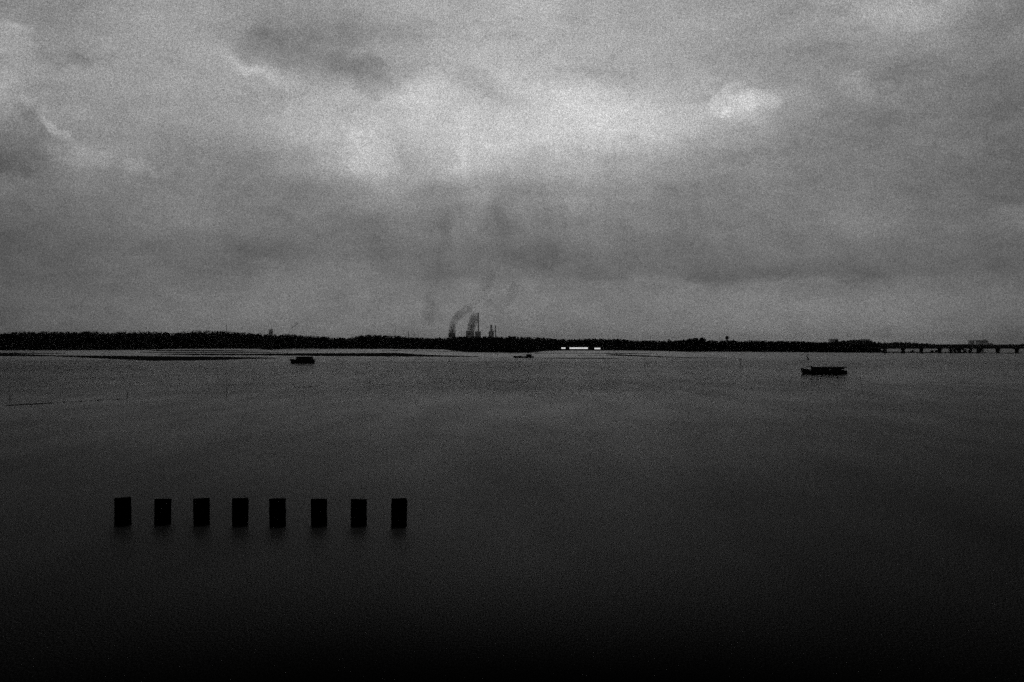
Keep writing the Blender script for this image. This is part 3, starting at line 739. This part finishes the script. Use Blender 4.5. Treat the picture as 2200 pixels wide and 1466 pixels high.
# ------------------------------------------------------------------ stakes, markers, rope
def stake(px, py0, py1, wpx, label, lean=0.0, twig=False, name='net_stake'):
    Y = dist(py1); s = Y/F; h = (py1-py0)*s; r = wpx*s/2*.8
    m_ = MB().tube([(0,0,-.5),(lean*s*.5,0,h*.55),(lean*s,0,h)], [r, r*.95, r*.8], 7)
    t = m_.build(name, M['stake'], None, ((px-1100)*s, Y, 0)); tag(t, label, 'stake', 'net stakes standing in the water')
    if twig:
        tw = MB(); rg = np.random.default_rng(int(px))
        for k in range(7):
            a = rg.uniform(0, 6.28); z0 = h*rg.uniform(.45, .9); tw.tube([(0,0,z0),(math.cos(a)*h*.28, math.sin(a)*h*.28, z0+h*.2)], r*.6, 5, r*.3)
        tw.build('twig', M['stake'], t)
stake(272, 842, 860, 1.8, 'short slightly leaning stake where the dark rope ends', lean=3)
stake(487, 812, 850, 1.0, 'thin tall stake below the leftmost boat on its left side')
stake(652, 812, 844, .8, 'faint thin stake straight below the leftmost boat')
stake(795, 817, 831, 1.4, 'twiggy stake out between the leftmost boat and the middle boat', twig=True)
stake(1562, 782, 789, 1.0, 'stub of a stake below the water tower')
stake(382, 828, 835, 1.2, 'tiny stake stub beside the pale foam line')
stake(1386, 783, 791, 1.0, 'small stake at the left end of the short foam line')
stake(1591, 771, 783, 1.6, 'dark stake offshore below the low woods', twig=True)
stake(21, 847, 873, 1.2, 'stake with a dark bundle at the rope end by the left edge', twig=True)
Y = dist(772.6); s = Y/F
mk = thing('channel_marker', 'bent dark channel marker just above the rightmost boat', 'marker', ((1736.5-1100)*s, Y, 0))
MB().tube([(.2,0,-.4),(.1,0,1.2*s),(-3*s,0,5*s),(-3*s,0,7*s),(-1.5*s,0,10.4*s)], [1.4*s,1.5*s,1.0*s,.8*s,.5*s], 8).build('pole', M['stake'], mk)
MB().tube([(-3.2*s,0,9.0*s),(0,0,10.8*s),(1.8*s,0,10.9*s)], .55*s, 6).build('topmark', M['stake'], mk)
MB().tube([(.1,0,-.15),(.1,0,1.4*s)], 2.0*s, 12).build('float', M['stake'], mk)
def rope(pl, r, label, fl):
    P = [water_pt(x, y) for x, y in pl]; x0 = P[0]; dn = []
    for a, b in zip(P[:-1], P[1:]):
        for k in range(12):
            t_ = k/12; dn.append((a[0]+(b[0]-a[0])*t_-x0[0], a[1]+(b[1]-a[1])*t_-x0[1]+random.uniform(-.15,.15), .03+random.uniform(0,.03)))
    t = thing('net_rope', label, 'rope', (x0[0], x0[1], 0), 0, 'net ropes floating on the water')
    MB().tube(dn, r, 6).build('line', M['rope'], t)
    for k in range(3, len(dn)-2, fl):
        c = np.array(dn[k]); MB().tube([c+(-.16,0,.02), c+(-.1,0,.02), c+(.1,0,.02), c+(.16,0,.02)], [.02,.055,.055,.02], 8).build('float', M['rope'], t)
rope([(14,872.4),(60,869.8),(120,866.2)], .045, 'dark floating rope by the left edge with small floats', 3)
rope([(120,866.2),(190,862),(272,858)], .012, 'fainter continuation of the dark rope towards the leaning stake', 6)
rope([(636,833),(660,831.8),(688,830)], .03, 'short dark rope on the water below the leftmost boat', 6)

# ------------------------------------------------------------------ haze
hm = bpy.data.materials.new('haze'); hm.use_nodes = True; t = NT(hm.node_tree); t.n.clear()
out = t.add('ShaderNodeOutputMaterial'); v = t.add('ShaderNodeVolumePrincipled')
v.inputs['Color'].default_value = (.9,.9,.9,1); v.inputs['Density'].default_value = 1.3e-5
t.l.new(v.outputs[0], out.inputs['Volume'])
hz = MB().box(-31000, 31000, -400, 46000, -1.6, 420).build('haze', hm); tag(hz, 'thin grey air over the river', kind='stuff')
